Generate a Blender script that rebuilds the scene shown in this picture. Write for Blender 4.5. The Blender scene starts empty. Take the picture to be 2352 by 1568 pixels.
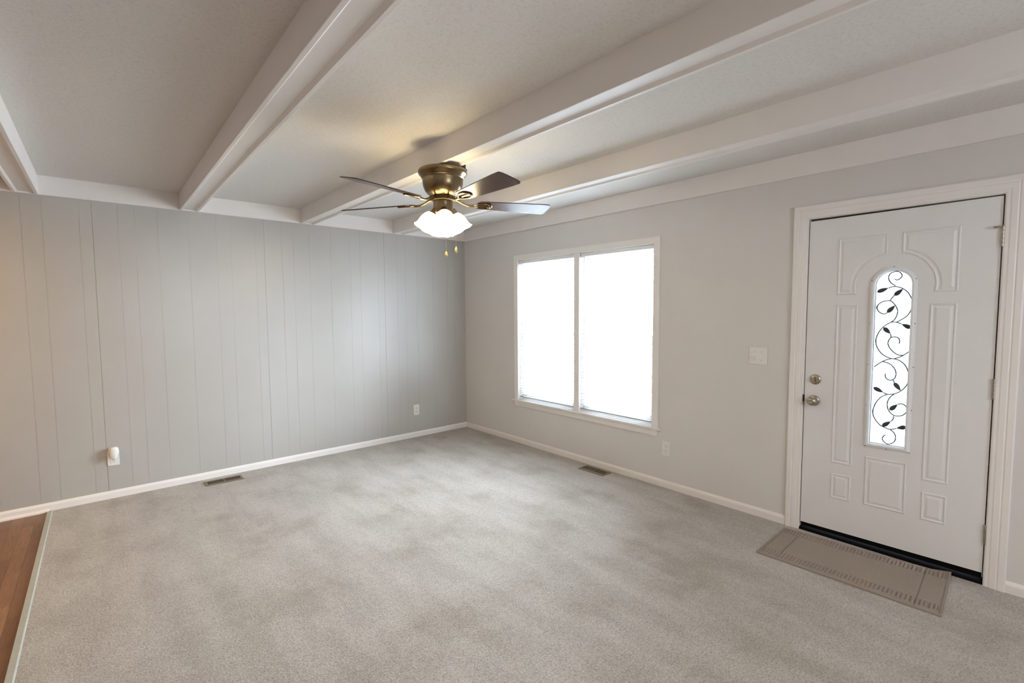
import bpy, bmesh, math, random
from mathutils import Vector, Matrix
PI = math.pi
R = math.radians
random.seed(4)
S = bpy.context.scene
C = S.collection

# ------------------------------------------------------------------ camera
cam_pos = Vector((-3.61236901, -5.07472297, 1.52662682))
yaw, pitch, roll, focal_px = R(41.03229865), R(3.7364796), R(-0.37467443), 1090.4062513
fwd = Vector((math.sin(yaw)*math.cos(pitch), math.cos(yaw)*math.cos(pitch), -math.sin(pitch)))
rt = Vector((math.cos(yaw), -math.sin(yaw), 0))
up = rt.cross(fwd)
r2 = rt*math.cos(roll) + up*math.sin(roll)
u2 = -rt*math.sin(roll) + up*math.cos(roll)
cd = bpy.data.cameras.new('camera')
cd.sensor_width = 36
cd.lens = focal_px/2352*36
cd.clip_start = 0.05
cam = bpy.data.objects.new('camera', cd)
C.objects.link(cam)
m3 = Matrix((r2, u2, -fwd)).transposed()
cam.matrix_world = Matrix.Translation(cam_pos) @ m3.to_4x4()
S.camera = cam

# ------------------------------------------------------------------ world, lamps, exposure
S.view_settings.view_transform = 'Standard'
S.view_settings.look = 'None'
S.view_settings.gamma = 1
S.view_settings.use_curve_mapping = False
S.view_settings.exposure = 0.26
W = bpy.data.worlds.new('overcast_sky')
S.world = W
W.use_nodes = True
bg = W.node_tree.nodes['Background']
bg.inputs[0].default_value = (0.80, 0.89, 1.0, 1)
bg.inputs[1].default_value = 38.0


def area(name, loc, rot, sx, sy, power, col, portal=False):
    l = bpy.data.lights.new(name, 'AREA')
    l.shape = 'RECTANGLE'
    l.size, l.size_y = sx, sy
    l.energy = power
    l.color = col
    if portal:
        l.cycles.is_portal = True
    o = bpy.data.objects.new(name, l)
    o.location = loc
    o.rotation_euler = rot
    C.objects.link(o)
    return o


# portals only steer the sampling of the sky through the openings
area('window_portal', (0.16, -1.91, 1.3), (0, R(90), 0), 1.6, 1.8, 1, (1, 1, 1), True)
area('door_portal', (0.16, -4.417, 1.2), (0, R(90), 0), 1.2, 0.2, 1, (1, 1, 1), True)
area('fill_opening_portal', (-1.9, -7.74, 1.75), (R(90), 0, 0), 0.6, 0.5, 1, (1, 1, 1), True)  # for the unseen back opening, added to let in fill daylight
KITCHEN_FILL_W = 27
REAR_FILL_W = 50
area('kitchen_fill_lamp', (-5.2, -1.1, 2.50), (0, 0, 0), 0.4, 0.4, KITCHEN_FILL_W, (1.0, 0.52, 0.03))  # unseen lamp, added as warm fill from the kitchen side
area('rear_fill_lamp', (-2.8, -6.6, 2.50), (0, 0, 0), 0.6, 0.6, REAR_FILL_W, (1.0, 0.93, 0.86))  # unseen lamp behind the camera, added to fill the room
FAN_W = 2.2
FAN_COL = (1.0, 0.79, 0.50)


# ------------------------------------------------------------------ helpers
def lin(r, g, b):
    f = lambda c: (c/255/12.92) if c/255 <= 0.04045 else ((c/255+0.055)/1.055)**2.4
    return (f(r), f(g), f(b), 1)


class NT:
    def __init__(self, name):
        self.m = bpy.data.materials.new(name)
        self.m.use_nodes = True
        self.t = self.m.node_tree
        self.p = self.t.nodes['Principled BSDF']

    def n(self, typ, **kw):
        o = self.t.nodes.new(typ)
        for k, v in kw.items():
            if k.startswith('i_'):
                key = k[2:]
                key = int(key) if key.isdigit() else key.replace('_', ' ')
                o.inputs[key].default_value = v
            else:
                setattr(o, k, v)
        return o

    def l(self, a, b):
        self.t.links.new(a, b)

    def coords(self, scale=(1, 1, 1), rot=(0, 0, 0)):
        g = self.n('ShaderNodeNewGeometry')
        mp = self.n('ShaderNodeMapping')
        mp.inputs['Scale'].default_value = scale
        mp.inputs['Rotation'].default_value = rot
        self.l(g.outputs['Position'], mp.inputs[0])
        return mp.outputs[0]

    def noise(self, vec, scale, detail=3, rough=0.55):
        o = self.n('ShaderNodeTexNoise')
        o.inputs['Scale'].default_value = scale
        o.inputs['Detail'].default_value = detail
        o.inputs['Roughness'].default_value = rough
        self.l(vec, o.inputs['Vector'])
        return o.outputs['Fac']

    def ramp(self, fac, stops):
        o = self.n('ShaderNodeValToRGB')
        e = o.color_ramp.elements
        e[0].position, e[0].color = stops[0]
        e[1].position, e[1].color = stops[-1]
        for p, c in stops[1:-1]:
            k = e.new(p)
            k.color = c
        self.l(fac, o.inputs[0])
        return o.outputs[0]

    def mix(self, a, b, fac, mode='MIX'):
        o = self.n('ShaderNodeMix', data_type='RGBA', blend_type=mode)
        for s, v in ((6, a), (7, b)):
            if isinstance(v, tuple):
                o.inputs[s].default_value = v
            else:
                self.l(v, o.inputs[s])
        if isinstance(fac, (int, float)):
            o.inputs[0].default_value = fac
        else:
            self.l(fac, o.inputs[0])
        return o.outputs[2]

    def bump(self, h, strength, dist):
        o = self.n('ShaderNodeBump')
        o.inputs['Strength'].default_value = strength
        o.inputs['Distance'].default_value = dist
        self.l(h, o.inputs['Height'])
        self.l(o.outputs[0], self.p.inputs['Normal'])


def plain(name, col, rough=0.5, metal=0.0, spec=0.5, vary=0.03, vscale=6, coat=0.0):
    k = NT(name)
    v = k.coords()
    f = k.noise(v, vscale, 2)
    a = tuple(c*(1-vary) for c in col[:3]) + (1,)
    b = tuple(min(1, c*(1+vary)) for c in col[:3]) + (1,)
    k.l(k.ramp(f, [(0.3, a), (0.7, b)]), k.p.inputs['Base Color'])
    k.p.inputs['Roughness'].default_value = rough
    k.p.inputs['Metallic'].default_value = metal
    k.p.inputs['Specular IOR Level'].default_value = spec
    k.p.inputs['Coat Weight'].default_value = coat
    k.p.inputs['Coat Roughness'].default_value = 0.33
    return k.m


M = {}
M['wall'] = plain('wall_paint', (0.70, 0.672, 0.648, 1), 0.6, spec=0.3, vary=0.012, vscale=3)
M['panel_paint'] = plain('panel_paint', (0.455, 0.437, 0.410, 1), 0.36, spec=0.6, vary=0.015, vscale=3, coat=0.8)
M['trim'] = plain('trim_paint', (0.83, 0.795, 0.768, 1), 0.5, vary=0.01)
M['door'] = plain('door_paint', (0.77, 0.765, 0.76, 1), 0.40, vary=0.01)
M['vinyl'] = plain('white_vinyl', (0.82, 0.83, 0.84, 1), 0.35, vary=0.01)
M['plastic'] = plain('white_plastic', (0.80, 0.78, 0.75, 1), 0.3, vary=0.01)
M['slot'] = plain('dark_slot', (0.10, 0.095, 0.09, 1), 0.6)
M['black'] = plain('black_rubber', (0.012, 0.012, 0.014, 1), 0.55)
M['nickel'] = plain('satin_nickel', (0.46, 0.41, 0.33, 1), 0.25, 1.0, vary=0.05, vscale=40)
M['hinge'] = plain('hinge_steel', (0.42, 0.37, 0.32, 1), 0.35, 1.0)
M['brass'] = plain('antique_brass', (0.23, 0.168, 0.092, 1), 0.30, 1.0, vary=0.06, vscale=30)
M['brass_dark'] = plain('dark_brass', (0.09, 0.065, 0.036, 1), 0.35, 1.0)
M['gap'] = plain('grey_weather_strip', (0.16, 0.17, 0.18, 1), 0.8)
M['rubber'] = plain('matt_rubber', (0.006, 0.006, 0.007, 1), 0.95, spec=0.05)
M['iron'] = plain('wrought_iron', (0.025, 0.035, 0.035, 1), 0.5)
M['vent'] = plain('tan_metal', (0.20, 0.165, 0.11, 1), 0.45, 0.3)
M['vent_dark'] = plain('vent_dark_plate', (0.018, 0.015, 0.01, 1), 0.8)  # dark tone painted for the shade below the fins
M['strip'] = plain('grey_strip', (0.40, 0.41, 0.37, 1), 0.45, vary=0.06, vscale=30)
M['rail_backlit'] = plain('blind_rail_backlit', (0.42, 0.46, 0.49, 1), 0.45, vary=0.005)  # white rail; its backlit shade is put into this grey-blue colour


def slat_mat():
    k = NT('blind_slat')
    d = k.n('ShaderNodeBsdfDiffuse')
    d.inputs[0].default_value = (0.84, 0.85, 0.86, 1)
    t = k.n('ShaderNodeBsdfTranslucent')
    t.inputs[0].default_value = (0.84, 0.85, 0.86, 1)
    mx = k.n('ShaderNodeMixShader')
    mx.inputs[0].default_value = 0.76
    k.l(d.outputs[0], mx.inputs[1])
    k.l(t.outputs[0], mx.inputs[2])
    k.l(mx.outputs[0], k.t.nodes['Material Output'].inputs[0])
    return k.m


M['slat'] = slat_mat()
M['wood_knob'] = plain('light_wood', (0.55, 0.33, 0.12, 1), 0.35)


def ceiling_mat():
    k = NT('stipple_ceiling')
    v = k.coords()
    f = k.noise(v, 70, 4, 0.75)
    g = k.noise(v, 2.2, 2)
    c = k.ramp(f, [(0.30, (0.62, 0.60, 0.575, 1)), (0.46, (0.74, 0.715, 0.685, 1)), (0.6, (0.77, 0.745, 0.715, 1))])
    gg = k.n('ShaderNodeMath', operation='MULTIPLY')
    k.l(g, gg.inputs[0])
    gg.inputs[1].default_value = 0.5
    k.l(k.mix(c, (0.74, 0.715, 0.685, 1), gg.outputs[0]), k.p.inputs['Base Color'])
    k.p.inputs['Roughness'].default_value = 0.9
    k.bump(f, 0.28, 0.006)
    return k.m


def carpet_mat():
    k = NT('plush_carpet')
    v = k.coords()
    fine = k.noise(v, 115, 4, 0.7)
    mid = k.noise(v, 34, 3, 0.6)
    big = k.noise(v, 2.3, 4, 0.55)
    marks = k.noise(k.coords((3.4, 0.9, 1), (0, 0, R(24))), 2.0, 3, 0.5)
    c = k.ramp(fine, [(0.3, (0.235, 0.212, 0.185, 1)), (0.5, (0.415, 0.385, 0.347, 1)), (0.7, (0.55, 0.52, 0.478, 1))])
    d = k.ramp(big, [(0.34, (0.82, 0.79, 0.76, 1)), (0.47, (0.965, 0.955, 0.945, 1)), (0.64, (1.04, 1.04, 1.045, 1))])
    e = k.ramp(marks, [(0.38, (0.90, 0.89, 0.88, 1)), (0.60, (1.03, 1.03, 1.03, 1))])
    h = k.ramp(mid, [(0.35, (0.91, 0.90, 0.89, 1)), (0.6, (1.03, 1.03, 1.03, 1))])
    c = k.mix(c, d, 1.0, 'MULTIPLY')
    c = k.mix(c, e, 1.0, 'MULTIPLY')
    c = k.mix(c, h, 1.0, 'MULTIPLY')
    k.l(c, k.p.inputs['Base Color'])
    k.p.inputs['Roughness'].default_value = 1.0
    k.p.inputs['Specular IOR Level'].default_value = 0.1
    k.p.inputs['Sheen Weight'].default_value = 0.25
    k.bump(k.mix(fine, mid, 0.4), 0.6, 0.012)
    return k.m


def laminate_mat():
    k = NT('plank_laminate')
    v = k.coords((1, 1, 1), (0, 0, R(90)))
    br = k.n('ShaderNodeTexBrick', offset=0.37, offset_frequency=2)
    br.inputs['Color1'].default_value = (0.17, 0.078, 0.034, 1)
    br.inputs['Color2'].default_value = (0.30, 0.155, 0.075, 1)
    br.inputs['Mortar'].default_value = (0.13, 0.06, 0.028, 1)
    br.inputs['Scale'].default_value = 1
    br.inputs['Mortar Size'].default_value = 0.0012
    br.inputs['Brick Width'].default_value = 0.42
    br.inputs['Row Height'].default_value = 0.064
    k.l(v, br.inputs['Vector'])
    gr = k.noise(k.coords((38, 2.5, 1)), 3, 5, 0.65)
    g2 = k.ramp(gr, [(0.35, (0.75, 0.72, 0.7, 1)), (0.65, (1.12, 1.1, 1.08, 1))])
    k.l(k.mix(br.outputs['Color'], g2, 1.0, 'MULTIPLY'), k.p.inputs['Base Color'])
    k.p.inputs['Roughness'].default_value = 0.35
    return k.m


def mat_mat():
    k = NT('ribbed_mat')
    v = k.coords()
    f = k.noise(v, 260, 3, 0.7)
    g = k.noise(v, 7, 3)
    c = k.ramp(f, [(0.3, (0.20, 0.165, 0.135, 1)), (0.7, (0.40, 0.345, 0.295, 1))])
    k.l(k.mix(c, (0.32, 0.27, 0.225, 1), g), k.p.inputs['Base Color'])
    k.p.inputs['Roughness'].default_value = 1.0
    k.p.inputs['Specular IOR Level'].default_value = 0.1
    k.bump(f, 0.4, 0.003)
    return k.m


def blade_mat():
    k = NT('walnut_blade')
    tc = k.n('ShaderNodeTexCoord')
    mp = k.n('ShaderNodeMapping')
    mp.inputs['Scale'].default_value = (2, 28, 2)
    k.l(tc.outputs['Object'], mp.inputs[0])
    f = k.noise(mp.outputs[0], 3, 5, 0.6)
    k.l(k.ramp(f, [(0.3, (0.030, 0.012, 0.008, 1)), (0.7, (0.085, 0.035, 0.024, 1))]), k.p.inputs['Base Color'])
    k.p.inputs['Roughness'].default_value = 0.32
    k.p.inputs['Coat Weight'].default_value = 0.25
    k.p.inputs['Coat Roughness'].default_value = 0.2
    return k.m


def glass_mat():
    k = NT('window_glass')
    t = k.n('ShaderNodeBsdfTransparent')
    t.inputs[0].default_value = (0.95, 0.97, 0.97, 1)
    g = k.n('ShaderNodeBsdfGlossy')
    g.inputs['Roughness'].default_value = 0.02
    lw = k.n('ShaderNodeFresnel')
    lw.inputs[0].default_value = 1.3
    mx = k.n('ShaderNodeMixShader')
    k.l(lw.outputs[0], mx.inputs[0])
    k.l(t.outputs[0], mx.inputs[1])
    k.l(g.outputs[0], mx.inputs[2])
    k.l(mx.outputs[0], k.t.nodes['Material Output'].inputs[0])
    return k.m


def shade_mat():
    k = NT('frosted_shade')
    tr = k.n('ShaderNodeBsdfTranslucent')
    tr.inputs[0].default_value = (0.95, 0.93, 0.88, 1)
    tp = k.n('ShaderNodeBsdfTransparent')
    tp.inputs[0].default_value = (0.9, 0.87, 0.8, 1)
    em = k.n('ShaderNodeEmission')
    em.inputs[0].default_value = (1.0, 0.86, 0.58, 1)
    em.inputs[1].default_value = 4.0
    m1 = k.n('ShaderNodeMixShader')
    m1.inputs[0].default_value = 0.42
    k.l(tr.outputs[0], m1.inputs[1])
    k.l(tp.outputs[0], m1.inputs[2])
    ad = k.n('ShaderNodeAddShader')
    k.l(m1.outputs[0], ad.inputs[0])
    k.l(em.outputs[0], ad.inputs[1])
    k.l(ad.outputs[0], k.t.nodes['Material Output'].inputs[0])
    return k.m


M['ceiling'] = ceiling_mat()
M['carpet'] = carpet_mat()
M['laminate'] = laminate_mat()
M['mat'] = mat_mat()
M['blade'] = blade_mat()
M['glass'] = glass_mat()
M['shade'] = shade_mat()


def privacy_mat():
    k = NT('obscure_glass')
    t = k.n('ShaderNodeBsdfTransparent')
    f = k.noise(k.coords(), 60, 3)
    k.l(k.ramp(f, [(0.35, (0.038, 0.041, 0.040, 1)), (0.65, (0.055, 0.058, 0.057, 1))]), t.inputs[0])
    g = k.n('ShaderNodeBsdfGlossy')
    g.inputs['Roughness'].default_value = 0.12
    mx = k.n('ShaderNodeMixShader')
    mx.inputs[0].default_value = 0.06
    k.l(t.outputs[0], mx.inputs[1])
    k.l(g.outputs[0], mx.inputs[2])
    k.l(mx.outputs[0], k.t.nodes['Material Output'].inputs[0])
    return k.m


M['privacy'] = privacy_mat()


def bulb_mat():
    k = NT('lit_bulb')
    k.p.inputs['Base Color'].default_value = (1, 0.9, 0.7, 1)
    k.p.inputs['Emission Color'].default_value = (1.0, 0.82, 0.5, 1)
    k.p.inputs['Emission Strength'].default_value = 12
    return k.m


M['bulb'] = bulb_mat()


class MB:
    """collects shapes and links them as one mesh object"""
    def __init__(self):
        self.b = bmesh.new()

    def box(self, x0, x1, y0, y1, z0, z1, bev=0.0):
        x0, x1 = min(x0, x1), max(x0, x1)
        y0, y1 = min(y0, y1), max(y0, y1)
        z0, z1 = min(z0, z1), max(z0, z1)
        t = bmesh.new()
        vs = [t.verts.new(p) for p in ((x0, y0, z0), (x1, y0, z0), (x1, y1, z0), (x0, y1, z0), (x0, y0, z1), (x1, y0, z1), (x1, y1, z1), (x0, y1, z1))]
        for f in ((3, 2, 1, 0), (4, 5, 6, 7), (0, 1, 5, 4), (1, 2, 6, 5), (2, 3, 7, 6), (3, 0, 4, 7)):
            t.faces.new([vs[i] for i in f])
        if bev:
            bmesh.ops.bevel(t, geom=t.edges[:], offset=bev, segments=2, affect='EDGES')
        self.merge(t)
        return self

    def merge(self, t, mat=None):
        me = bpy.data.meshes.new('tmp')
        if mat is not None:
            t.transform(mat)
        t.to_mesh(me)
        t.free()
        self.b.from_mesh(me)
        bpy.data.meshes.remove(me)

    def faces(self, verts, faces):
        vs = [self.b.verts.new(v) for v in verts]
        for f in faces:
            self.b.faces.new([vs[i] for i in f])
        return self

    def prism(self, prof, place, n0, n1, caps=True):
        """profile points swept between parameters; place(u, v, t) -> xyz"""
        k = len(prof)
        a = [self.b.verts.new(place(u, v, n0)) for u, v in prof]
        c = [self.b.verts.new(place(u, v, n1)) for u, v in prof]
        for i in range(k):
            j = (i+1) % k
            self.b.faces.new((a[i], a[j], c[j], c[i]))
        if caps:
            self.b.faces.new(a[::-1])
            self.b.faces.new(c)
        return self

    def lathe(self, prof, mat=None, n=32, wob=None):
        t = bmesh.new()
        rows = []
        for r, z in prof:
            row = []
            for i in range(n):
                a = 2*PI*i/n
                rr, zz = (r, z) if wob is None else wob(r, z, a)
                row.append(t.verts.new((rr*math.cos(a), rr*math.sin(a), zz)))
            rows.append(row)
        for p, q in zip(rows, rows[1:]):
            for i in range(n):
                j = (i+1) % n
                t.faces.new((p[i], p[j], q[j], q[i]))
        if prof[0][0] > 1e-6 and wob is None:
            t.faces.new(rows[0][::-1])
        if prof[-1][0] > 1e-6 and wob is None:
            t.faces.new(rows[-1])
        bmesh.ops.remove_doubles(t, verts=t.verts[:], dist=1e-6)
        for f in t.faces:
            f.smooth = True
        self.merge(t, mat)
        return self

    def tube(self, pts, r, n=8, closed=False):
        pts = [Vector(p) for p in pts]
        rows = []
        for i, p in enumerate(pts):
            d = (pts[min(i+1, len(pts)-1)] - pts[max(i-1, 0)]).normalized()
            a = d.cross(Vector((0, 0, 1)))
            if a.length < 1e-3:
                a = d.cross(Vector((1, 0, 0)))
            a.normalize()
            b = d.cross(a)
            rad = r[i] if isinstance(r, (list, tuple)) else r
            rows.append([self.b.verts.new(p + a*math.cos(2*PI*k/n)*rad + b*math.sin(2*PI*k/n)*rad) for k in range(n)])
        for p, q in zip(rows, rows[1:]):
            for k in range(n):
                j = (k+1) % n
                self.b.faces.new((p[k], p[j], q[j], q[k])).smooth = True
        self.b.faces.new(rows[0][::-1])
        self.b.faces.new(rows[-1])
        return self

    def xf(self, mat):
        self.b.transform(mat)
        return self

    def build(self, name, mat, parent=None, smooth=None):
        bmesh.ops.recalc_face_normals(self.b, faces=self.b.faces[:])
        if smooth is not None:
            for f in self.b.faces:
                f.smooth = smooth
        org = Vector((0, 0, 0))
        root = parent
        while root is not None and root.parent is not None:
            root = root.parent
        if root is not None:
            org = Vector(root['org'])
        elif len(self.b.verts):
            xs = [v.co for v in self.b.verts]
            lo = [min(v[i] for v in xs) for i in range(3)]
            hi = [max(v[i] for v in xs) for i in range(3)]
            org = Vector(((lo[0]+hi[0])/2, (lo[1]+hi[1])/2, lo[2]))
        self.b.transform(Matrix.Translation(-org))
        me = bpy.data.meshes.new(name)
        self.b.to_mesh(me)
        self.b.free()
        me.materials.append(mat)
        o = bpy.data.objects.new(name, me)
        C.objects.link(o)
        if parent is None:
            o.location = org
            o['org'] = tuple(org)
        else:
            o.parent = parent
        return o


def tag(o, label, cat, group=None, kind=None):
    o['label'] = label
    o['category'] = cat
    if group:
        o['group'] = group
    if kind:
        o['kind'] = kind
    return o


def root(name, loc, label, cat, group=None, kind=None):
    o = bpy.data.objects.new(name, None)
    o.empty_display_size = 0.1
    C.objects.link(o)
    o.location = loc
    o['org'] = tuple(loc)
    return tag(o, label, cat, group, kind)


def dup(o, loc, rotz, label):
    r = o.copy()
    C.objects.link(r)
    r.location = loc
    r.rotation_euler = (0, 0, rotz)
    r['label'] = label
    for ch in list(o.children):
        c = ch.copy()
        C.objects.link(c)
        c.parent = r
        for g in list(ch.children):
            d = g.copy()
            C.objects.link(d)
            d.parent = c
    return r


def struct(o, label, cat):
    return tag(o, label, cat, kind='structure')


# ------------------------------------------------------------------ shell
X0, Y0, ZC = -7.6, -7.6, 2.56          # far sides of the open-plan room and its ceiling
SEAM = -3.965                          # carpet meets laminate

fl = MB().box(SEAM, 0.0, Y0, 0.0, -0.05, 0.0).build('floor', M['carpet'])
struct(fl, 'beige grey plush carpet covering the living room floor', 'floor')
fk = MB().box(X0, SEAM, Y0, 0.0, -0.05, -0.004).build('floor_laminate', M['laminate'])
struct(fk, 'brown wood laminate floor left of the carpet', 'floor')
ts = MB().prism([(-0.016, -0.004), (-0.012, 0.006), (0.012, 0.006), (0.018, 0.0)],
                lambda u, v, t: (SEAM+u, t, v), Y0, -0.016).build('trim_1', M['strip'])
struct(ts, 'grey green transition strip between carpet and brown laminate', 'trim')

cl = MB().box(X0, 0.12, Y0, 0.12, ZC, ZC+0.08).build('ceiling', M['ceiling'])
struct(cl, 'off white stippled ceiling between the box beams', 'ceiling')

# paneled wall with shallow vertical grooves
GROOVES = []
PAT = [0, 0.158, 0.265, 0.42, 0.637, 0.847, 0.96, 1.167]
s = -1.122 - 1.245*6
for k in range(8):
    for q in PAT:
        x = s + 1.245*k + q
        if X0 + 0.1 < x < -0.05:
            GROOVES.append((x, q == 0))
w = MB()
edges = [X0]
prof = [(X0, 0.0)]
for x, seam in sorted(GROOVES):
    h, dp = (0.0012, 0.0022) if seam else (0.0008, 0.0010)
    prof += [(x-h, 0.0), (x-h*0.9, dp), (x+h*0.9, dp), (x+h, 0.0)]
prof.append((0.0, 0.0))
v0 = [w.b.verts.new((x, y, 0)) for x, y in prof]
v1 = [w.b.verts.new((x, y, ZC)) for x, y in prof]
for i in range(len(prof)-1):
    w.b.faces.new((v0[i], v0[i+1], v1[i+1], v1[i]))
w.box(X0, 0.12, 0.006, 0.12, 0, ZC)
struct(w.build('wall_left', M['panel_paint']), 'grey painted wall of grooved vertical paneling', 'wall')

# window and door wall with its openings
WY0, WY1, WZ0, WZ1 = -1.030, -2.795, 0.490, 2.092     # window opening
DY0, DY1, DZ1 = -3.935, -4.885, 2.135                 # door opening
w = MB()
TH = 0.13
w.box(0, TH, WY0, 0.0, 0, ZC)
w.box(0, TH, WY1, WY0, 0, WZ0)
w.box(0, TH, WY1, WY0, WZ1, ZC)
w.box(0, TH, DY0, WY1, 0, ZC)
w.box(0, TH, DY1, DY0, DZ1, ZC)
w.box(0, TH, Y0, DY1, 0, ZC)
w.box(0, TH, DY1, DY0, -0.05, -0.001)
struct(w.build('wall_right', M['wall']), 'smooth greige wall holding the double window and entry door', 'wall')
# walls behind the camera, the back one with an opening added for daylight fill
w = MB()
w.box(X0, -2.2, Y0, Y0-0.12, 0, ZC)
w.box(-1.6, TH, Y0, Y0-0.12, 0, ZC)
w.box(-2.2, -1.6, Y0, Y0-0.12, 2.0, ZC)
w.box(-2.2, -1.6, Y0, Y0-0.12, 0, 1.5)
struct(w.build('wall_back', M['wall']), 'greige wall behind the camera with an added opening for fill light', 'wall')
w = MB().box(X0-0.12, X0, Y0-0.12, 0.12, 0, ZC)
struct(w.build('wall_far', M['wall']), 'greige wall at the far end of the kitchen side', 'wall')

# ceiling trim boards along the two walls
w = MB().prism([(0, 2.417), (-0.018, 2.417), (-0.020, 2.421), (-0.020, ZC), (0, ZC)], lambda u, v, t: (t, u, v), X0, 0.0)
struct(w.build('trim_2', M['trim']), 'white ceiling trim board along the paneled wall', 'trim')
w = MB().prism([(0, 2.410), (-0.018, 2.410), (-0.020, 2.414), (-0.020, ZC), (0, ZC)], lambda u, v, t: (u, t, v), Y0, -0.020)
struct(w.build('trim_3', M['trim']), 'white ceiling trim board above the window and entry door', 'trim')

# box beams: side boards with a slightly recessed soffit
BP = [(-0.069, ZC), (-0.069, 2.419), (-0.067, 2.417), (-0.051, 2.417), (-0.040, 2.429), (0.034, 2.429), (0.050, 2.417), (0.067, 2.417), (0.069, 2.419), (0.069, ZC)]
for i, (xa, xb, lab) in enumerate([(-3.975, -3.985, 'white ceiling beam at the far left over the carpet edge'),
                                   (-2.963, -2.975, 'white ceiling beam second from the left, rising to the top edge'),
                                   (-1.963, -1.935, 'white ceiling beam that carries the ceiling fan'),
                                   (-0.948, -0.905, 'white ceiling beam between the fan and the window wall')]):
    w = MB()
    w.prism(BP, lambda u, v, t: (xa + (xb-xa)*(-t/4.0) + u, t, v), Y0, -0.020)
    o = w.build('ceiling_beam', M['trim'])
    tag(o, lab, 'ceiling beam', 'white box beams across the ceiling', 'structure')

# baseboards
BB = [(0, 0), (-0.013, 0), (-0.013, 0.042), (-0.011, 0.050), (-0.007, 0.056), (-0.004, 0.063), (0, 0.063)]
w = MB().prism(BB, lambda u, v, t: (t, u, v), X0, 0.0)
struct(w.build('baseboard_left', M['trim']), 'white baseboard along the paneled wall', 'baseboard')
w = MB()
w.prism(BB, lambda u, v, t: (u, t, v), -3.873, -0.013)
struct(w.build('baseboard_right', M['trim']), 'white baseboard under the window up to the door casing', 'baseboard')
w = MB().prism(BB, lambda u, v, t: (u, t, v), Y0, -4.955)
struct(w.build('baseboard_corner', M['trim']), 'short white baseboard right of the entry door', 'baseboard')
w = MB().prism([(-0.013, -0.004), (-0.030, -0.004), (-0.029, 0.006), (-0.024, 0.013), (-0.013, 0.016)], lambda u, v, t: (t, u, v), X0, SEAM-0.0)
struct(w.build('trim_4', M['trim']), 'white shoe moulding where the laminate meets the baseboard', 'trim')


# ------------------------------------------------------------------ window
CASE = [(0.0, 0.0), (0.0, 0.011), (0.006, 0.014), (0.030, 0.016), (0.046, 0.017), (0.056, 0.017), (0.060, 0.014), (0.060, 0.0)]   # from inner edge outwards, thickness


def casing_loop(mb, y0, y1, z0, z1, wd, prof, bottom=False):
    """mitred three-sided casing around an opening (y0 > y1); prof (outward, proud) scaled to width wd"""
    sc = wd/prof[-1][0]
    P = [(o*sc, p) for o, p in prof]
    def ring(side):
        out = []
        for o, p in P:
            if side == 0: out.append((-p, y0+o, z0))
            if side == 1: out.append((-p, y0+o, z1+o))
            if side == 2: out.append((-p, y1-o, z1+o))
            if side == 3: out.append((-p, y1-o, z0))
        return [mb.b.verts.new(v) for v in out]
    rr = [ring(k) for k in range(4)]
    n = len(P)
    for a, c in zip(rr, rr[1:]):
        for i in range(n):
            j = (i+1) % n
            mb.b.faces.new((a[i], a[j], c[j], c[i]))
    mb.b.faces.new(rr[0])
    mb.b.faces.new(rr[3])


MY = -1.918                       # centre of the mullion
wt = root('trim_5', (0, MY, 0.43), 'white casing, stool and apron around the double window', 'window trim', kind='structure')
w = MB()
casing_loop(w, -1.040, -2.785, 0.508, 2.085, 0.062, CASE)
w.build('casing', M['trim'], wt)
w = MB().box(-0.012, 0.10, MY-0.034, MY+0.034, 0.508, 2.085, 0.002)
w.build('mullion', M['trim'], wt)
w = MB().box(-0.034, 0.105, -2.790, -1.035, 0.488, 0.507, 0.004)
w.box(-0.034, -0.0005, -2.868, -2.7905, 0.488, 0.507, 0.003)
w.box(-0.034, -0.0005, -1.0345, -0.948, 0.488, 0.507, 0.003)
w.build('stool', M['trim'], wt)
w = MB().prism([(0, 0.430), (-0.010, 0.430), (-0.012, 0.436), (-0.015, 0.462), (-0.017, 0.488), (0, 0.488)], lambda u, v, t: (u, t, v), -2.838, -0.985)
w.build('apron', M['trim'], wt)
w = MB()
for ya, yb in ((-1.030, -1.040), (-2.785, -2.795)):
    w.box(0.0, 0.10, ya, yb, 0.507, 2.085)
w.box(0.0, 0.10, -2.795, -1.030, 2.085, 2.092)
w.build('jamb_liner', M['trim'], wt)


def sash(mb, x0, x1, ya, yb, z0, z1, st, rail_b, rail_t):
    mb.box(x0, x1, ya, ya-st, z0, z1, 0.002)
    mb.box(x0, x1, yb+st, yb, z0, z1, 0.002)
    mb.box(x0, x1, ya-st, yb+st, z0, z0+rail_b, 0.002)
    mb.box(x0, x1, ya-st, yb+st, z1-rail_t, z1, 0.002)


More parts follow.
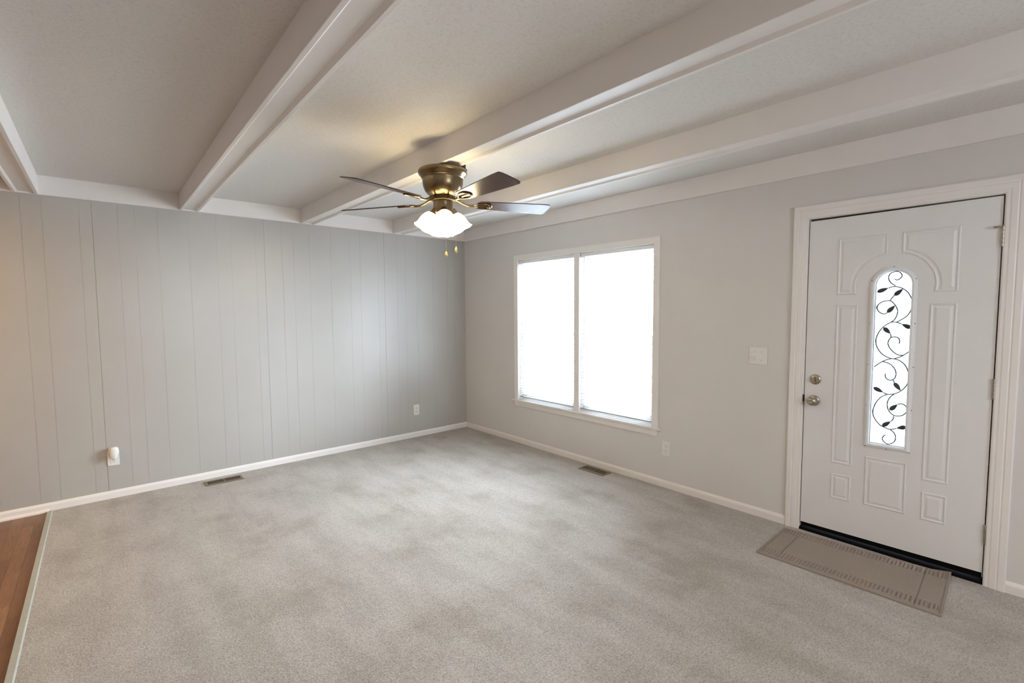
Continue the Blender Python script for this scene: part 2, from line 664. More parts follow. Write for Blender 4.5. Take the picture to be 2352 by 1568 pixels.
for n, (ya, yb, lab) in enumerate([(-1.042, MY+0.036, 'white double hung window unit nearer the room corner'),
                                   (MY-0.036, -2.783, 'white double hung window unit nearer the entry door')]):
    r_ = root('window_%d' % (n+1), (0.09, (ya+yb)/2, 0.507), lab, 'window', kind='structure')
    w = MB()
    w.box(0.055, 0.125, ya, ya-0.022, 0.508, 2.084)
    w.box(0.055, 0.125, yb+0.022, yb, 0.508, 2.084)
    w.box(0.055, 0.125, ya-0.022, yb+0.022, 0.508, 0.522)
    w.box(0.055, 0.125, ya-0.022, yb+0.022, 2.060, 2.084)
    w.build('window_frame', M['vinyl'], r_)
    w = MB()
    sash(w, 0.062, 0.088, ya-0.023, yb+0.023, 0.523, 1.296, 0.038, 0.045, 0.034)
    lo = w.build('lower_sash', M['vinyl'], r_)
    MB().box(0.074, 0.077, ya-0.060, yb+0.060, 0.567, 1.263).build('glass_pane', M['glass'], lo)
    w = MB().box(0.050, 0.0615, (ya+yb)/2-0.03, (ya+yb)/2+0.03, 1.296, 1.306, 0.002)
    w.build('sash_lock', M['vinyl'], lo)
    w = MB()
    sash(w, 0.092, 0.116, ya-0.023, yb+0.023, 1.262, 2.059, 0.034, 0.034, 0.036)
    us = w.build('upper_sash', M['vinyl'], r_)
    MB().box(0.102, 0.105, ya-0.056, yb+0.056, 1.295, 2.024).build('glass_pane', M['glass'], us)


# ------------------------------------------------------------------ mini blinds
def blind(ya, yb, label):
    r_ = root('mini_blind', (0.022, (ya+yb)/2, 0.530), label, 'window blind', 'white mini blinds in the double window')
    top = 2.080
    w = MB().box(0.006, 0.038, ya-0.004, yb+0.004, top-0.030, top, 0.002)
    w.build('headrail', M['vinyl'], r_)
    for e in (ya-0.001, yb+0.006):
        MB().box(0.004, 0.040, e, e-0.005, top-0.034, top+0.003).build('end_bracket', M['hinge'], r_)
    w = MB()
    z = top-0.045
    tl = R(19)
    while z > 0.560:
        n = 5
        pts = []
        for i in range(n):
            u = -0.5 + i/(n-1)
            dx = u*0.025
            arch = 0.0022*(1-4*u*u)
            pts.append((0.022 + dx*math.cos(tl), z - dx*math.sin(tl)*-1 + arch))
        a0 = [w.b.verts.new((px, ya-0.006, pz)) for px, pz in pts]
        a1 = [w.b.verts.new((px, yb+0.006, pz)) for px, pz in pts]
        for i in range(n-1):
            w.b.faces.new((a0[i], a0[i+1], a1[i+1], a1[i]))
        z -= 0.0205
    sl = w.build('slats', M['slat'], r_, smooth=True)
    MB().box(0.011, 0.033, ya-0.006, yb+0.006, 0.534, 0.547, 0.002).build('bottom_rail', M['rail_backlit'], r_)
    for fr in (0.13, 0.87):
        y = ya + (yb-ya)*fr
        w = MB()
        for x in (0.0092, 0.0348):
            w.tube([(x, y, 0.54), (x, y, top-0.03)], 0.0006, 5)
        w.build('ladder_cord', M['vinyl'], r_)
    w = MB().tube([(0.0, ya-0.055, top-0.03), (-0.001, ya-0.055, 1.36)], 0.0035, 6)
    w.build('tilt_wand', M['vinyl'], r_)
    return r_


blind(-1.042, MY+0.036, 'white mini blind in the window half nearer the room corner')
blind(MY-0.036, -2.783, 'white mini blind in the window half nearer the entry door')

# ------------------------------------------------------------------ entry door
DC = -4.4175
LY0, LY1, LZ0, LZ1 = -3.962, -4.862, 0.064, 2.112
SK = Matrix(((1, 0, 0, 0), (0, 1, 0, 0), (0, -0.010, 1, 0.010*LY1), (0, 0, 0, 1)))  # the leaf hangs a little low on its latch side
dr = root('door_1', (0, DC, 0), 'white steel entry door with an arched scrollwork glass', 'door', kind='structure')
HW, GZ0, GZS = 0.098, 0.680, 1.668      # half width, bottom and arch spring of the light opening
XF, XB = 0.003, 0.047


def arch(hw, z0, zs, n=24, cy=DC):
    p = [(cy+hw, z0)]
    for i in range(n+1):
        a = PI*i/n
        p.append((cy+hw*math.cos(a), zs+hw*math.sin(a)))
    p.append((cy-hw, z0))
    return p


w = MB()
w.box(XF, XB, LY0, DC+HW, LZ0, LZ1)
w.box(XF, XB, DC-HW, LY1, LZ0, LZ1)
w.box(XF, XB, DC+HW, DC-HW, LZ0, GZ0)
ap = arch(HW, GZ0, GZS)[1:-1]
for (ya, za), (yb, zb) in zip(ap, ap[1:]):
    for x in (XF, XB):
        w.faces([(x, ya, za), (x, yb, zb), (x, yb, LZ1), (x, ya, LZ1)], [(0, 1, 2, 3)])
    w.faces([(XF, ya, za), (XB, ya, za), (XB, yb, zb), (XF, yb, zb)], [(0, 1, 2, 3)])
w.faces([(XF, DC+HW, LZ1), (XB, DC+HW, LZ1), (XB, DC-HW, LZ1), (XF, DC-HW, LZ1)], [(0, 1, 2, 3)])
leaf = w.xf(SK).build('door_leaf', M['door'], dr)


def inset(poly, d):
    n = len(poly)
    area2 = sum(poly[i][0]*poly[(i+1) % n][1]-poly[(i+1) % n][0]*poly[i][1] for i in range(n))
    sg = 1 if area2 > 0 else -1
    out = []
    for i in range(n):
        p0, p1, p2 = Vector(poly[i-1]), Vector(poly[i]), Vector(poly[(i+1) % n])
        e1, e2 = (p1-p0).normalized(), (p2-p1).normalized()
        n1, n2 = Vector((-e1.y, e1.x))*sg, Vector((-e2.y, e2.x))*sg
        b = n1+n2
        b = b/max(0.35, b.dot(n1))
        out.append(tuple(p1+b*d))
    return out


PROF = [(0.0, 0.0), (0.004, 0.0045), (0.008, 0.0045), (0.013, 0.0008), (0.019, 0.0008), (0.030, 0.0050)]


def panel(poly):
    w = MB()
    rows = [[w.b.verts.new((XF-0.0002-h, y, z)) for y, z in inset(poly, d)] for d, h in PROF]
    n = len(poly)
    for a, c in zip(rows, rows[1:]):
        for i in range(n):
            j = (i+1) % n
            w.b.faces.new((a[i], a[j], c[j], c[i]))
    w.b.faces.new(rows[-1])
    w.xf(SK).build('raised_panel', M['door'], leaf)


def rect(ya, yb, za, zb):
    return [(ya, za), (ya, zb), (yb, zb), (yb, za)]


for sgn in (1, -1):
    a0, a1 = math.asin(0.034/0.190), math.acos(-0.048/0.190)
    pts = []
    for i in range(15):
        t = a0 + (R(104.5)-a0)*i/14
        pts.append((DC+sgn*0.190*math.sin(t), GZS+0.190*math.cos(t)))
    panel([(DC+sgn*0.288, pts[-1][1]), (DC+sgn*0.288, 1.980), (DC+sgn*0.034, 1.980)] + pts)
    panel(rect(DC+sgn*0.288, DC+sgn*0.172, 0.518, 1.556))
    panel(rect(DC+sgn*0.286, DC+sgn*0.174, 0.281, 0.448))
panel(rect(DC+0.103, DC-0.103, 0.288, 0.600))

# glazed insert
FP = [(0.088, 0.002), (0.088, 0.010), (0.091, 0.014), (0.098, 0.016), (0.104, 0.013), (0.108, 0.008), (0.112, 0.007), (0.114, 0.0), (0.098, 0.0)]
w = MB()
rows = []
for hw, h in FP:
    rows.append([w.b.verts.new((XF-0.0003-h, y, z)) for y, z in arch(hw, GZ0+0.010-(hw-0.088), GZS)])
n = len(rows[0])
for a, c in zip(rows, rows[1:]):
    for i in range(n):
        j = (i+1) % n
        w.b.faces.new((a[i], a[j], c[j], c[i]))
a = rows[0]
bk = [w.b.verts.new((XF+0.020, y, z)) for y, z in arch(0.088, GZ0+0.010, GZS)]
for i in range(n):
    j = (i+1) % n
    w.b.faces.new((a[i], a[j], bk[j], bk[i]))
gf = w.xf(SK).build('glass_frame', M['vinyl'], dr)
w = MB()
w.b.faces.new([w.b.verts.new((XF+0.020, y, z)) for y, z in arch(0.097, GZ0+0.002, GZS)])
w.xf(SK).build('glass_pane', M['privacy'], gf)
for y, z in [(-4.419, 1.778), (-4.314, 1.700), (-4.524, 1.700), (-4.311, 1.438), (-4.528, 1.438), (-4.310, 1.181), (-4.529, 1.181), (-4.311, 0.925), (-4.530, 0.925), (-4.312, 0.668), (-4.419, 0.667), (-4.53, 0.668)]:
    w = MB().lathe([(0.0028, 0), (0.0028, 0.001), (0.0, 0.0014)], Matrix.Translation((XF-0.0095, y, z)) @ Matrix.Rotation(R(-90), 4, 'Y'), 8)
    w.xf(SK).build('screw_hole', M['slot'], gf)

CURVES = [[(-4.42, 1.704), (-4.433, 1.699), (-4.448, 1.709), (-4.454, 1.724), (-4.444, 1.743), (-4.425, 1.75), (-4.403, 1.743), (-4.392, 1.728), (-4.391, 1.708), (-4.402, 1.684), (-4.425, 1.664)], [(-4.393, 1.653), (-4.422, 1.66), (-4.457, 1.648), (-4.486, 1.621), (-4.504, 1.581), (-4.508, 1.553), (-4.502, 1.514), (-4.482, 1.479), (-4.439, 1.445)], [(-4.421, 1.607), (-4.403, 1.578)], [(-4.39, 1.503), (-4.38, 1.496), (-4.363, 1.499), (-4.346, 1.515), (-4.34, 1.536), (-4.348, 1.556), (-4.37, 1.572), (-4.403, 1.575), (-4.426, 1.551), (-4.44, 1.519), (-4.438, 1.487), (-4.426, 1.459), (-4.411, 1.444)], [(-4.462, 1.435), (-4.439, 1.444), (-4.411, 1.444), (-4.376, 1.417), (-4.351, 1.376), (-4.341, 1.33), (-4.351, 1.285), (-4.379, 1.246), (-4.422, 1.224), (-4.453, 1.232), (-4.478, 1.248), (-4.509, 1.276)], [(-4.455, 1.317), (-4.457, 1.335), (-4.449, 1.351), (-4.433, 1.356), (-4.415, 1.352), (-4.404, 1.333), (-4.402, 1.312), (-4.413, 1.285), (-4.437, 1.258), (-4.459, 1.247), (-4.478, 1.248)], [(-4.412, 1.374), (-4.415, 1.352)], [(-4.338, 1.168), (-4.38, 1.205), (-4.422, 1.223), (-4.46, 1.215), (-4.49, 1.185), (-4.505, 1.143), (-4.507, 1.111), (-4.5, 1.07), (-4.473, 1.031), (-4.442, 1.01), (-4.41, 1.004), (-4.39, 1.012)], [(-4.395, 1.13), (-4.397, 1.108), (-4.41, 1.094), (-4.427, 1.093), (-4.442, 1.108), (-4.447, 1.133), (-4.44, 1.161), (-4.42, 1.187), (-4.4, 1.198), (-4.38, 1.203)], [(-4.434, 1.095), (-4.441, 1.08)], [(-4.442, 1.008), (-4.421, 0.983), (-4.411, 0.949), (-4.413, 0.924), (-4.42, 0.905), (-4.434, 0.886), (-4.457, 0.876), (-4.485, 0.884), (-4.503, 0.905), (-4.507, 0.926), (-4.498, 0.945), (-4.479, 0.954), (-4.461, 0.948)], [(-4.41, 1.004), (-4.378, 0.981), (-4.353, 0.94), (-4.341, 0.888), (-4.35, 0.848), (-4.378, 0.81), (-4.405, 0.796), (-4.431, 0.789), (-4.46, 0.8)], [(-4.444, 0.874), (-4.443, 0.855), (-4.432, 0.839)], [(-4.431, 0.789), (-4.451, 0.77), (-4.459, 0.743), (-4.453, 0.717), (-4.434, 0.699), (-4.415, 0.698), (-4.398, 0.714), (-4.395, 0.73), (-4.402, 0.744), (-4.41, 0.749)]]
LEAVES = [[(-4.336, 1.63), (-4.393, 1.653)], [(-4.421, 1.605), (-4.462, 1.645)], [(-4.39, 1.503), (-4.428, 1.547)], [(-4.508, 1.41), (-4.462, 1.435)], [(-4.376, 1.413), (-4.412, 1.374)], [(-4.339, 1.039), (-4.39, 1.012)], [(-4.439, 1.079), (-4.473, 1.032)], [(-4.424, 0.907), (-4.461, 0.948)], [(-4.391, 0.802), (-4.432, 0.839)], [(-4.509, 0.817), (-4.46, 0.801)]]


def spline(p, n=6):
    out = []
    for i in range(len(p)-1):
        a, b, c, d = [Vector(p[k]) for k in (max(i-1, 0), i, i+1, min(i+2, len(p)-1))]
        for k in range(n):
            t = k/n
            out.append(0.5*((2*b)+(c-a)*t+(2*a-5*b+4*c-d)*t*t+(3*b-a-3*c+d)*t**3))
    out.append(Vector(p[-1]))
    return out


XI = XF+0.012
w = MB()
for cv in CURVES:
    w.tube([(XI, q.x, q.y) for q in spline(cv)], 0.0029, 6)
w.tube([(XI, y, z) for y, z in arch(0.0865, GZ0+0.0115, GZS, 32)], 0.0013, 5)
w.tube([(XI, DC+0.0865, GZ0+0.0115), (XI, DC-0.0865, GZ0+0.0115)], 0.0013, 5)
for y, z in ((-4.339, 1.536), (-4.341, 1.33), (-4.341, 0.888), (-4.506, 1.555), (-4.506, 1.115), (-4.505, 0.926)):
    w.box(XI-0.003, XI+0.003, y-0.003, y+0.003, z-0.010, z+0.010, 0.001)
w.xf(SK).build('iron_scroll', M['iron'], gf)
for (a, c) in LEAVES:
    a, c = Vector(a), Vector(c)
    d = c-a
    L = d.length
    d.normalize()
    nn = Vector((-d.y, d.x))
    w = MB()
    f_, b_, l_, r_ = [], [], [], []
    N = 10
    lens = []
    for i in range(N+1):
        t = i/N
        wd = 0.0125*(math.sin(PI*t**0.75)**0.85 if 0 < t < 1 else 0)*(1.05-0.2*t)
        m = a+d*L*t
        lens.append((m, wd))
    rows = []
    for m, wd in lens:
        rows.append([w.b.verts.new((XI-0.003, m.x, m.y)), w.b.verts.new((XI, m.x+nn.x*wd, m.y+nn.y*wd)), w.b.verts.new((XI+0.003, m.x, m.y)), w.b.verts.new((XI, m.x-nn.x*wd, m.y-nn.y*wd))])
    for p, q in zip(rows, rows[1:]):
        for k in range(4):
            j = (k+1) % 4
            w.b.faces.new((p[k], p[j], q[j], q[k]))
    bmesh.ops.remove_doubles(w.b, verts=w.b.verts[:], dist=1e-5)
    w.xf(SK).build('iron_leaf', M['iron'], gf)

# hardware
TO_ROOM = Matrix.Rotation(R(-90), 4, 'Y')
w = MB().lathe([(0.0, 0.0), (0.034, 0.0), (0.034, 0.004), (0.031, 0.008), (0.026, 0.011), (0.018, 0.013), (0.0, 0.013)], Matrix.Translation((XF, -4.024, 1.060)) @ TO_ROOM)
db = w.xf(SK).build('deadbolt', M['nickel'], dr)
w = MB().box(XF-0.030, XF-0.012, -4.024-0.0045, -4.024+0.0045, 1.060-0.017, 1.060+0.017, 0.003)
w.xf(SK).build('thumb_turn', M['nickel'], db)
w = MB().lathe([(0.0, 0.0), (0.036, 0.0), (0.036, 0.004), (0.032, 0.010), (0.0, 0.011)], Matrix.Translation((XF, -4.019, 0.916)) @ TO_ROOM)
kb = w.xf(SK).build('knob_rose', M['nickel'], dr)
w = MB().lathe([(0.012, 0.008), (0.012, 0.026), (0.018, 0.032), (0.027, 0.040), (0.029, 0.050), (0.026, 0.060), (0.016, 0.066), (0.006, 0.067), (0.005, 0.0655), (0.0, 0.0655)], Matrix.Translation((XF, -4.019, 0.916)) @ TO_ROOM)
w.xf(SK).build('door_knob', M['nickel'], kb)
for k, zc in enumerate((1.900, 1.086, 0.282)):
    w = MB()
    yy = LY1-0.0045
    for q in range(5):
        w.lathe([(0.0, -0.0105), (0.0058, -0.0105), (0.0062, -0.009), (0.0062, 0.009), (0.0058, 0.0105), (0.0, 0.0105)], Matrix.Translation((-0.006, yy, zc+(q-2)*0.0215)), 12)
    w.lathe([(0.0, 0.0), (0.007, 0.0), (0.006, 0.004), (0.0, 0.006)], Matrix.Translation((-0.006, yy, zc+0.0535)), 12)
    w.box(-0.002, 0.006, yy-0.004, yy+0.004, zc-0.054, zc+0.054)
    h = w.build('hinge', M['hinge'], dr)
    if k == 0:
        w = MB().tube([(-0.006, yy, zc+0.050), (-0.012, yy+0.012, zc+0.051), (-0.020, yy+0.030, zc+0.049)], 0.0035, 8)
        w.lathe([(0.0, 0), (0.006, 0), (0.006, 0.010), (0.0, 0.010)], Matrix.Translation((-0.018, yy+0.030, zc+0.049)) @ Matrix.Rotation(R(90), 4, 'Y'), 10)
        w.build('hinge_pin_stop', M['hinge'], h)
# strike plate seen in the latch gap
MB().box(-0.0148, 0.030, DY0-0.0216, DY0-0.0226, 0.894, 0.942).build('strike_plate', M['black'], dr)

# frame, stops, casing, threshold, sweep
w = MB()
w.box(0.0, TH, DY0, DY0-0.022, 0.0, DZ1)
w.box(0.0, TH, DY1+0.018, DY1, 0.0, DZ1)
w.box(0.0, TH, DY0-0.022, DY1+0.018, DZ1-0.016, DZ1)
w.box(0.0475, 0.075, DY0-0.022, DY0-0.040, 0.0, DZ1-0.016)
w.box(0.0475, 0.075, DY1+0.036, DY1+0.018, 0.0, DZ1-0.016)
w.box(0.0475, 0.075, DY0-0.040, DY1+0.036, DZ1-0.040, DZ1-0.016)
w.build('door_frame', M['trim'], dr)
w = MB()
w.box(0.040, 0.0470, DY0-0.0222, DY0-0.0265, 0.02, DZ1-0.018)
w.box(0.040, 0.0470, DY1+0.0222, DY1+0.0182, 0.02, DZ1-0.018)
w.build('weather_strip', M['gap'], dr)
MB().box(0.036, 0.0470, DY0-0.0265, DY1+0.0222, DZ1-0.022, DZ1-0.0165).build('weather_strip', M['black'], dr)
w = MB()
DCASE = [(0.0, 0.0), (0.0, 0.009), (0.006, 0.012), (0.018, 0.0125), (0.024, 0.015), (0.045, 0.0165), (0.050, 0.0145), (0.056, 0.0175), (0.078, 0.0185), (0.084, 0.016), (0.084, 0.0)]
casing_loop(w, DY0-0.020, DY1+0.016, 0.0, DZ1-0.012, 0.086, DCASE)
w.build('door_casing', M['trim'], dr)
w = MB().prism([(-0.006, 0.0), (0.0, 0.016), (0.06, 0.024), (TH, 0.020), (TH, 0.0)], lambda u, v, t: (u, t, v), DY1+0.018, DY0-0.022)
w.build('threshold', M['rubber'], dr)
w = MB().box(0.016, 0.044, LY0-0.004, LY1+0.004, 0.026, 0.092)
w.build('door_sweep', M['rubber'], dr)

# ------------------------------------------------------------------ floor mat
CN = [Vector((-0.080, -3.893)), Vector((-0.014, -4.742)), Vector((-0.543, -4.764)), Vector((-0.567, -3.900))]
NU, NV = 300, 110
w = MB()
grid = []
for i in range(NU+1):
    u = i/NU
    row = []
    for j in range(NV+1):
        v = j/NV
        p = (CN[0]*(1-u)+CN[1]*u)*(1-v)+(CN[3]*(1-u)+CN[2]*u)*v
        z = 0.012
        e = min(u*0.86, (1-u)*0.86, v*0.5, (1-v)*0.5)
        if e < 0.006:
            z -= 0.004
        elif 0.010 < e < 0.0145:
            z -= 0.004
        # bands of short ribs along both long sides
        vb = v if v < 0.5 else 1-v
        if 0.05 < vb < 0.20 and 0.02 < u < 0.98:
            ph = (u*46) % 1.0
            if (ph < 0.26 or ph > 0.9) and (0.055 < vb < 0.19 if int(u*46) % 2 else 0.075 < vb < 0.19):
                z -= 0.0055
        if abs(u-0.125) < 0.0045 or abs(u-0.875) < 0.0045:
            if 0.02 < v < 0.98:
                z -= 0.0050
        if abs(vb-0.205) < 0.010:
            z -= 0.0030
        # the end near the hinge side lifts slightly at its back corner
        z += 0.016*max(0, u-0.90)/0.10*max(0, 0.28-v)/0.28
        z += 0.0012*math.sin(u*9+v*3)
        row.append(w.b.verts.new((p.x, p.y, z)))
    grid.append(row)
for i in range(NU):
    for j in range(NV):
        w.b.faces.new((grid[i][j], grid[i+1][j], grid[i+1][j+1], grid[i][j+1])).smooth = True
rim = [grid[i][0] for i in range(NU+1)] + [grid[NU][j] for j in range(1, NV+1)] + [grid[i][NV] for i in range(NU-1, -1, -1)] + [grid[0][j] for j in range(NV-1, 0, -1)]
low = [w.b.verts.new((q.co.x, q.co.y, max(0.0006, q.co.z-0.012))) for q in rim]
n = len(rim)
for i in range(n):
    j = (i+1) % n
    w.b.faces.new((rim[i], rim[j], low[j], low[i]))
tag(w.build('door_mat', M['mat']), 'brown ribbed door mat lying on the carpet before the entry door', 'mat')


# ------------------------------------------------------------------ floor vents
def vent(loc, rotz, label, first=None):
    r_ = root('floor_vent', loc, label, 'vent', 'floor vents set in the carpet')
    L, Wd = 0.150, 0.070
    x, y, z = loc
    def at(mb):
        return mb.xf(Matrix.Translation((x, y, z)) @ Matrix.Rotation(rotz, 4, 'Z'))
    w = MB()
    li, wi = 0.128, 0.040
    o = [(-L, -Wd), (L, -Wd), (L, Wd), (-L, Wd)]
    i_ = [(-li, -wi), (li, -wi), (li, wi), (-li, wi)]
    vo = [w.b.verts.new((a, b, 0.001)) for a, b in o]
    vm = [w.b.verts.new((a*0.96, b*0.92, 0.006)) for a, b in o]
    vi = [w.b.verts.new((a, b, 0.007)) for a, b in i_]
    vd = [w.b.verts.new((a, b, 0.0015)) for a, b in i_]
    for A, B in ((vo, vm), (vm, vi), (vi, vd)):
        for k in range(4):
            j = (k+1) % 4
            w.b.faces.new((A[k], A[j], B[j], B[k]))
    at(w).build('vent_frame', M['vent'], r_)
    at(MB().box(-li, li, -wi, wi, 0.0005, 0.0012)).build('vent_dark_plate', M['vent_dark'], r_)  # flat dark plate on the carpet, painted in place of the shaded recess
    w = MB()
    for k in range(1, 25):
        q = -li + 2*li*k/25
        w.box(q-0.0012, q+0.0012, -wi, wi, 0.0013, 0.0055)
    w.box(-li, li, -0.0012, 0.0012, 0.0013, 0.0058)
    w.box(-0.003, 0.003, -wi, wi, 0.0013, 0.0062)
    at(w).build('vent_fins', M['vent'], r_)
    return r_


vent((-2.817, -0.163, 0.0), R(-1), 'brown floor vent by the paneled wall baseboard')
vent((-0.119, -2.245, 0.0), R(90), 'brown floor vent under the window in the carpet')


# ------------------------------------------------------------------ outlets and switch
def outlet(label):
    r_ = root('wall_outlet', (0, 0, 0), label, 'outlet', 'white wall outlets')
    r_['org'] = (0, 0, 0)
    MB().box(-0.0390, 0.0390, -0.0065, -0.0002, -0.0625, 0.0625, 0.003).build('cover_plate', M['plastic'], r_)
    for s_ in (1, -1):
        zc = s_*0.0215
        w = MB().box(-0.0170, 0.0170, -0.0090, -0.0060, zc-0.0150, zc+0.0150, 0.004)
        rc = w.build('receptacle', M['plastic'], r_)
        w = MB()
        w.box(-0.0085, -0.0062, -0.0094, -0.0086, zc-0.001, zc+0.009)
        w.box(0.0062, 0.0085, -0.0094, -0.0086, zc-0.001, zc+0.007)
        w.lathe([(0.0, 0.0), (0.003, 0.0), (0.003, 0.0008), (0.0, 0.0008)], Matrix.Translation((0, -0.0086, zc-0.0075)) @ Matrix.Rotation(R(90), 4, 'X'), 10)
        w.build('slots', M['slot'], rc)
    w = MB().lathe([(0.0, 0.0), (0.0032, 0.0), (0.002, 0.0014), (0.0, 0.0016)], Matrix.Translation((0, -0.0064, 0)) @ Matrix.Rotation(R(90), 4, 'X'), 10)
    w.build('plate_screw', M['plastic'], r_)
    return r_


o1 = outlet('white wall outlet on the paneled wall near the room corner')
o1.location = (-0.745, 0, 0.330)
dup(o1, (-3.572, 0, 0.333), 0, 'white wall outlet holding the plug-in device on the paneled wall')
dup(o1, (0, -2.926, 0.340), R(-90), 'white wall outlet between window and entry door')

# plug-in device on the left outlet
pg = root('plug_in_device', (-3.570, -0.0095, 0.375), 'rounded white plug-in device in the left outlet of the paneled wall', 'plug-in device')


def blob(mb, cx, cz, hx, hz, y0, y1, r):
    n = 40
    rows = []
    for y, k in ((y0, 0.94), (y0-0.004, 1.0), (y1+0.008, 1.0), (y1+0.003, 0.94), (y1, 0.80)):
        row = []
        for i in range(n):
            a = 2*PI*i/n
            c_, s_ = math.cos(a), math.sin(a)
            e = 2/3.0
            row.append(mb.b.verts.new((cx+hx*k*math.copysign(abs(c_)**e, c_), y, cz+hz*k*math.copysign(abs(s_)**e, s_))))
        rows.append(row)
    for p, q in zip(rows, rows[1:]):
        for i in range(n):
            j = (i+1) % n
            mb.b.faces.new((p[i], p[j], q[j], q[i])).smooth = True
    mb.b.faces.new(rows[0])
    mb.b.faces.new(rows[-1]).smooth = True


w = MB()
blob(w, -3.570, 0.392, 0.034, 0.036, -0.0098, -0.030, 0)
w.build('device_body', M['plastic'], pg)
w = MB()
blob(w, -3.570, 0.378, 0.025, 0.050, -0.0302, -0.052, 0)
w.build('front_cover', M['plastic'], pg)

sw = root('light_switch', (0, -3.655, 1.185), 'white two gang toggle switch plate beside the entry door', 'switch')
MB().box(-0.0065, -0.0002, -3.718, -3.592, 1.124, 1.247, 0.003).build('cover_plate', M['plastic'], sw)
for y in (-3.632, -3.678):
    MB().box(-0.0078, -0.0060, y-0.0055, y+0.0055, 1.185-0.0125, 1.185+0.0125, 0.0006).build('toggle_bezel', M['slot' if False else 'plastic'], sw)
    w = MB().box(-0.0200, -0.0070, y-0.0042, y+0.0042, 1.178-0.0050, 1.178+0.0050, 0.001)
    w.build('toggle', M['plastic'], sw)
    for dz in (0.030, -0.030):
        w = MB().lathe([(0.0, 0.0), (0.003, 0.0), (0.002, 0.0012), (0.0, 0.0014)], Matrix.Translation((-0.0064, y, 1.185+dz)) @ TO_ROOM, 10)
        w.build('plate_screw', M['hinge'], sw)

# ------------------------------------------------------------------ ceiling fan
FX, FY = -1.925, -2.478
FZ = 2.417
fan = root('ceiling_fan', (FX, FY, FZ), 'antique brass hugger ceiling fan with dark wooden blades and lit glass shades', 'ceiling fan')
T0 = Matrix.Translation((FX, FY, 0))
w = MB().box(FX-0.03, FX+0.128, FY-0.085, FY+0.07, 2.411, 2.4245)
w.box(FX+0.01, FX+0.122, FY-0.08, FY+0.06, 2.4245, 2.46)
w.build('mounting_bracket', M['black'], fan)
w = MB().lathe([(0.0, 2.411), (0.148, 2.411), (0.153, 2.406), (0.154, 2.392), (0.150, 2.382), (0.140, 2.374), (0.136, 2.366), (0.134, 2.362), (0.129, 2.360), (0.128, 2.350),
                (0.127, 2.330), (0.122, 2.305), (0.112, 2.282), (0.098, 2.264), (0.080, 2.252), (0.072, 2.248), (0.0, 2.248)], T0, 64)
w.build('motor_housing', M['brass'], fan)
w = MB().lathe([(0.0, 2.250), (0.070, 2.250), (0.074, 2.244), (0.074, 2.226), (0.070, 2.221), (0.0, 2.221)], T0, 48)
w.build('flywheel', M['brass_dark'], fan)
w = MB().lathe([(0.0, 2.222), (0.062, 2.222), (0.064, 2.214), (0.062, 2.206), (0.062, 2.160), (0.066, 2.152), (0.060, 2.135), (0.040, 2.118), (0.020, 2.108), (0.008, 2.098), (0.0, 2.097)], T0, 48)
w.build('switch_housing', M['brass'], fan)


def blade_outline():
    up_, dn = [], []
    r0, r1 = 0.220, 0.698
    top = []
    N = 24
    for i in range(N+1):
        t = i/N
        r = r0 + (r1-r0)*t
        hw = 0.050 + 0.024*min(1, t*1.15)
        if t < 0.06:
            hw *= math.sqrt(max(0, 1-(1-t/0.06)**2))*0.35+0.65
        top.append((r, hw))
    tip = []
    for i in range(1, 12):
        a = PI/2*(1-2*i/12)
        ss = math.sin(a)
        tip.append((r1+0.020*math.cos(a)**0.8, 0.074*math.copysign(abs(ss)**0.62, ss)))
    return top + tip + [(r, -h) for r, h in reversed(top)]


BO = blade_outline()
ZB = 2.212
for k in range(5):
    az = R(-166 + 72*k)
    MR = Matrix.Translation((FX, FY, ZB)) @ Matrix.Rotation(az, 4, 'Z') @ Matrix.Rotation(R(-12.5), 4, 'X')
    w = MB()
    a = [w.b.verts.new((r, h, 0.003)) for r, h in BO]
    c = [w.b.verts.new((r, h, -0.003)) for r, h in BO]
    w.b.faces.new(a)
    w.b.faces.new(c[::-1])
    n = len(BO)
    for i in range(n):
        j = (i+1) % n
        w.b.faces.new((a[i], a[j], c[j], c[i]))
    bl = w.xf(MR).build('fan_blade', M['blade'], fan)
    # curled iron: arm from the flywheel plus an open loop under the blade root
    w = MB()
    RZ = Matrix.Translation((FX, FY, 0)) @ Matrix.Rotation(az, 4, 'Z')
    arm = [(0.066, 0, 2.235), (0.095, 0, 2.232), (0.130, 0, 2.214), (0.160, 0, 2.203), (0.190, 0, 2.2035), (0.225, 0, 2.2055)]
    w.tube(arm, [0.010, 0.0085, 0.0075, 0.0075, 0.008, 0.009], 10)
    w.xf(RZ)
    lp = []
    for i in range(25):
        t = 2*PI*i/24
        lp.append((0.262+0.058*math.cos(t), 0.034*math.sin(t)*(1+0.18*math.cos(t)), -0.0075))
    t_ = MB()
    t_.tube(lp, 0.0048, 8)
    t_.box(0.208, 0.318, -0.006, 0.006, -0.0105, -0.0035, 0.002)
    for px, py in ((0.225, 0.0), (0.300, 0.020), (0.300, -0.020)):
        t_.lathe([(0.0, -0.0032), (0.006, -0.0032), (0.006, -0.009), (0.0, -0.0115)], Matrix.Translation((px, py, 0)), 10)
    t_.xf(MR)
    me = bpy.data.meshes.new('tmp')
    t_.b.to_mesh(me)
    t_.b.free()
    w.b.from_mesh(me)
    bpy.data.meshes.remove(me)
    w.build('blade_iron', M['brass'], bl)

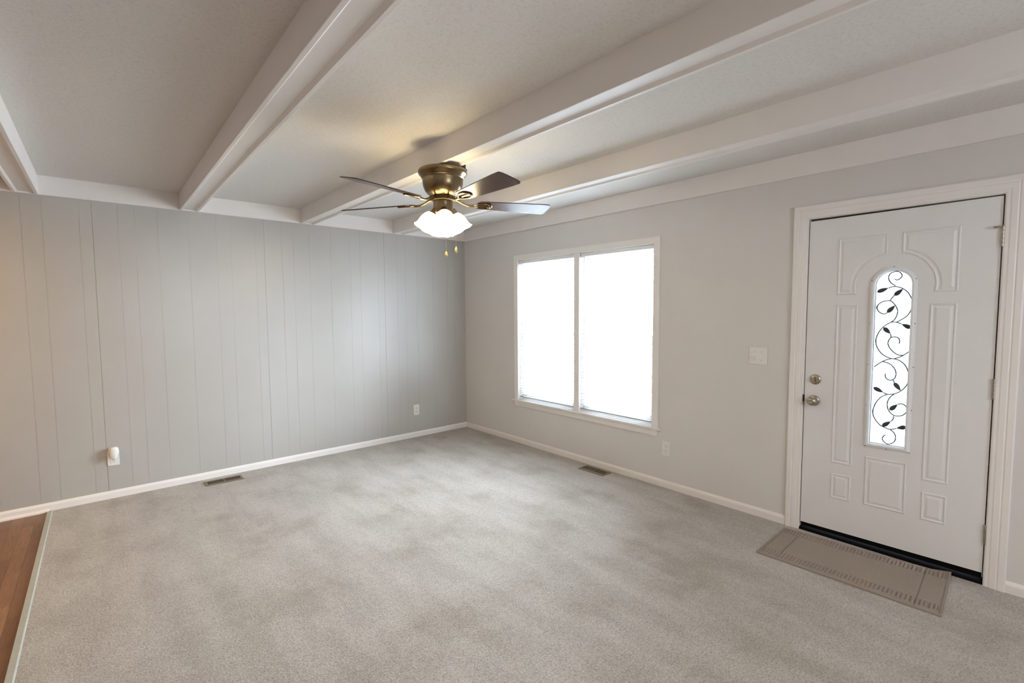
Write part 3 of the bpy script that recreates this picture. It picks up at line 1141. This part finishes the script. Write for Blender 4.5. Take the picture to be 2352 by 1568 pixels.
TILT = R(30)
for k in range(4):
    az = R(-117 + 90*k)
    # local frame: z points out of the mouth
    ax = Vector((math.sin(TILT)*math.cos(az), math.sin(TILT)*math.sin(az), -math.cos(TILT)))
    q = ax.to_track_quat('Z', 'Y').to_matrix().to_4x4()
    neck = Vector((FX+0.056*math.cos(az), FY+0.056*math.sin(az), 2.148))
    F = Matrix.Translation(neck) @ q

    def scal(r, z, a):
        if z > 0.10:
            kf = (z-0.10)/0.022
            return r*(1+0.016*kf*math.cos(6*a)), z + 0.0022*kf*math.cos(6*a)
        return r, z
    w = MB()
    w.lathe([(0.025, 0.010), (0.036, 0.016), (0.048, 0.030), (0.056, 0.048), (0.0605, 0.068), (0.0625, 0.088), (0.065, 0.104), (0.070, 0.116), (0.077, 0.122)], F, 48, scal)
    sh = w.build('lamp_shade', M['shade'], fan)
    so = sh.modifiers.new('thick', 'SOLIDIFY')
    so.thickness = 0.0025
    w = MB().lathe([(0.0, -0.022), (0.020, -0.022), (0.024, -0.014), (0.027, 0.002), (0.033, 0.012), (0.033, 0.016), (0.0, 0.016)], F, 28)
    w.tube([(FX+0.030*math.cos(az), FY+0.030*math.sin(az), 2.150), tuple(neck+ax*-0.010)], 0.013, 12)
    w.build('lamp_socket', M['brass'], sh)
    w = MB().lathe([(0.0, 0.017), (0.012, 0.017), (0.013, 0.030), (0.020, 0.048), (0.024, 0.062), (0.021, 0.078), (0.012, 0.087), (0.0, 0.090)], F, 24)
    w.build('light_bulb', M['bulb'], sh)
    pl = bpy.data.lights.new('fan_lamp_light', 'POINT')
    pl.energy = FAN_W
    pl.color = FAN_COL
    pl.shadow_soft_size = 0.03
    po = bpy.data.objects.new('fan_lamp_light', pl)
    C.objects.link(po)
    po.location = neck + ax*0.098

for (dx, dy, z0, z1) in ((0.006, -0.018, 2.100, 1.905), (0.062, -0.048, 2.140, 1.935)):
    cx, cy = FX+dx, FY+dy
    w = MB()
    z = z0
    w.tube([(cx, cy, z0), (cx, cy, z1)], 0.0009, 6)
    while z > z1:
        w.lathe([(0.0, -0.0016), (0.0016, 0.0), (0.0, 0.0016)], Matrix.Translation((cx, cy, z)), 6)
        z -= 0.0055
    ch = w.build('pull_chain', M['brass'], fan)
    w = MB().lathe([(0.0, 0.0), (0.003, -0.001), (0.0065, -0.010), (0.0085, -0.021), (0.007, -0.029), (0.0045, -0.032), (0.0055, -0.036), (0.0, -0.040)], Matrix.Translation((cx, cy, z1)), 16)
    w.build('pendant_knob', M['wood_knob'], ch)
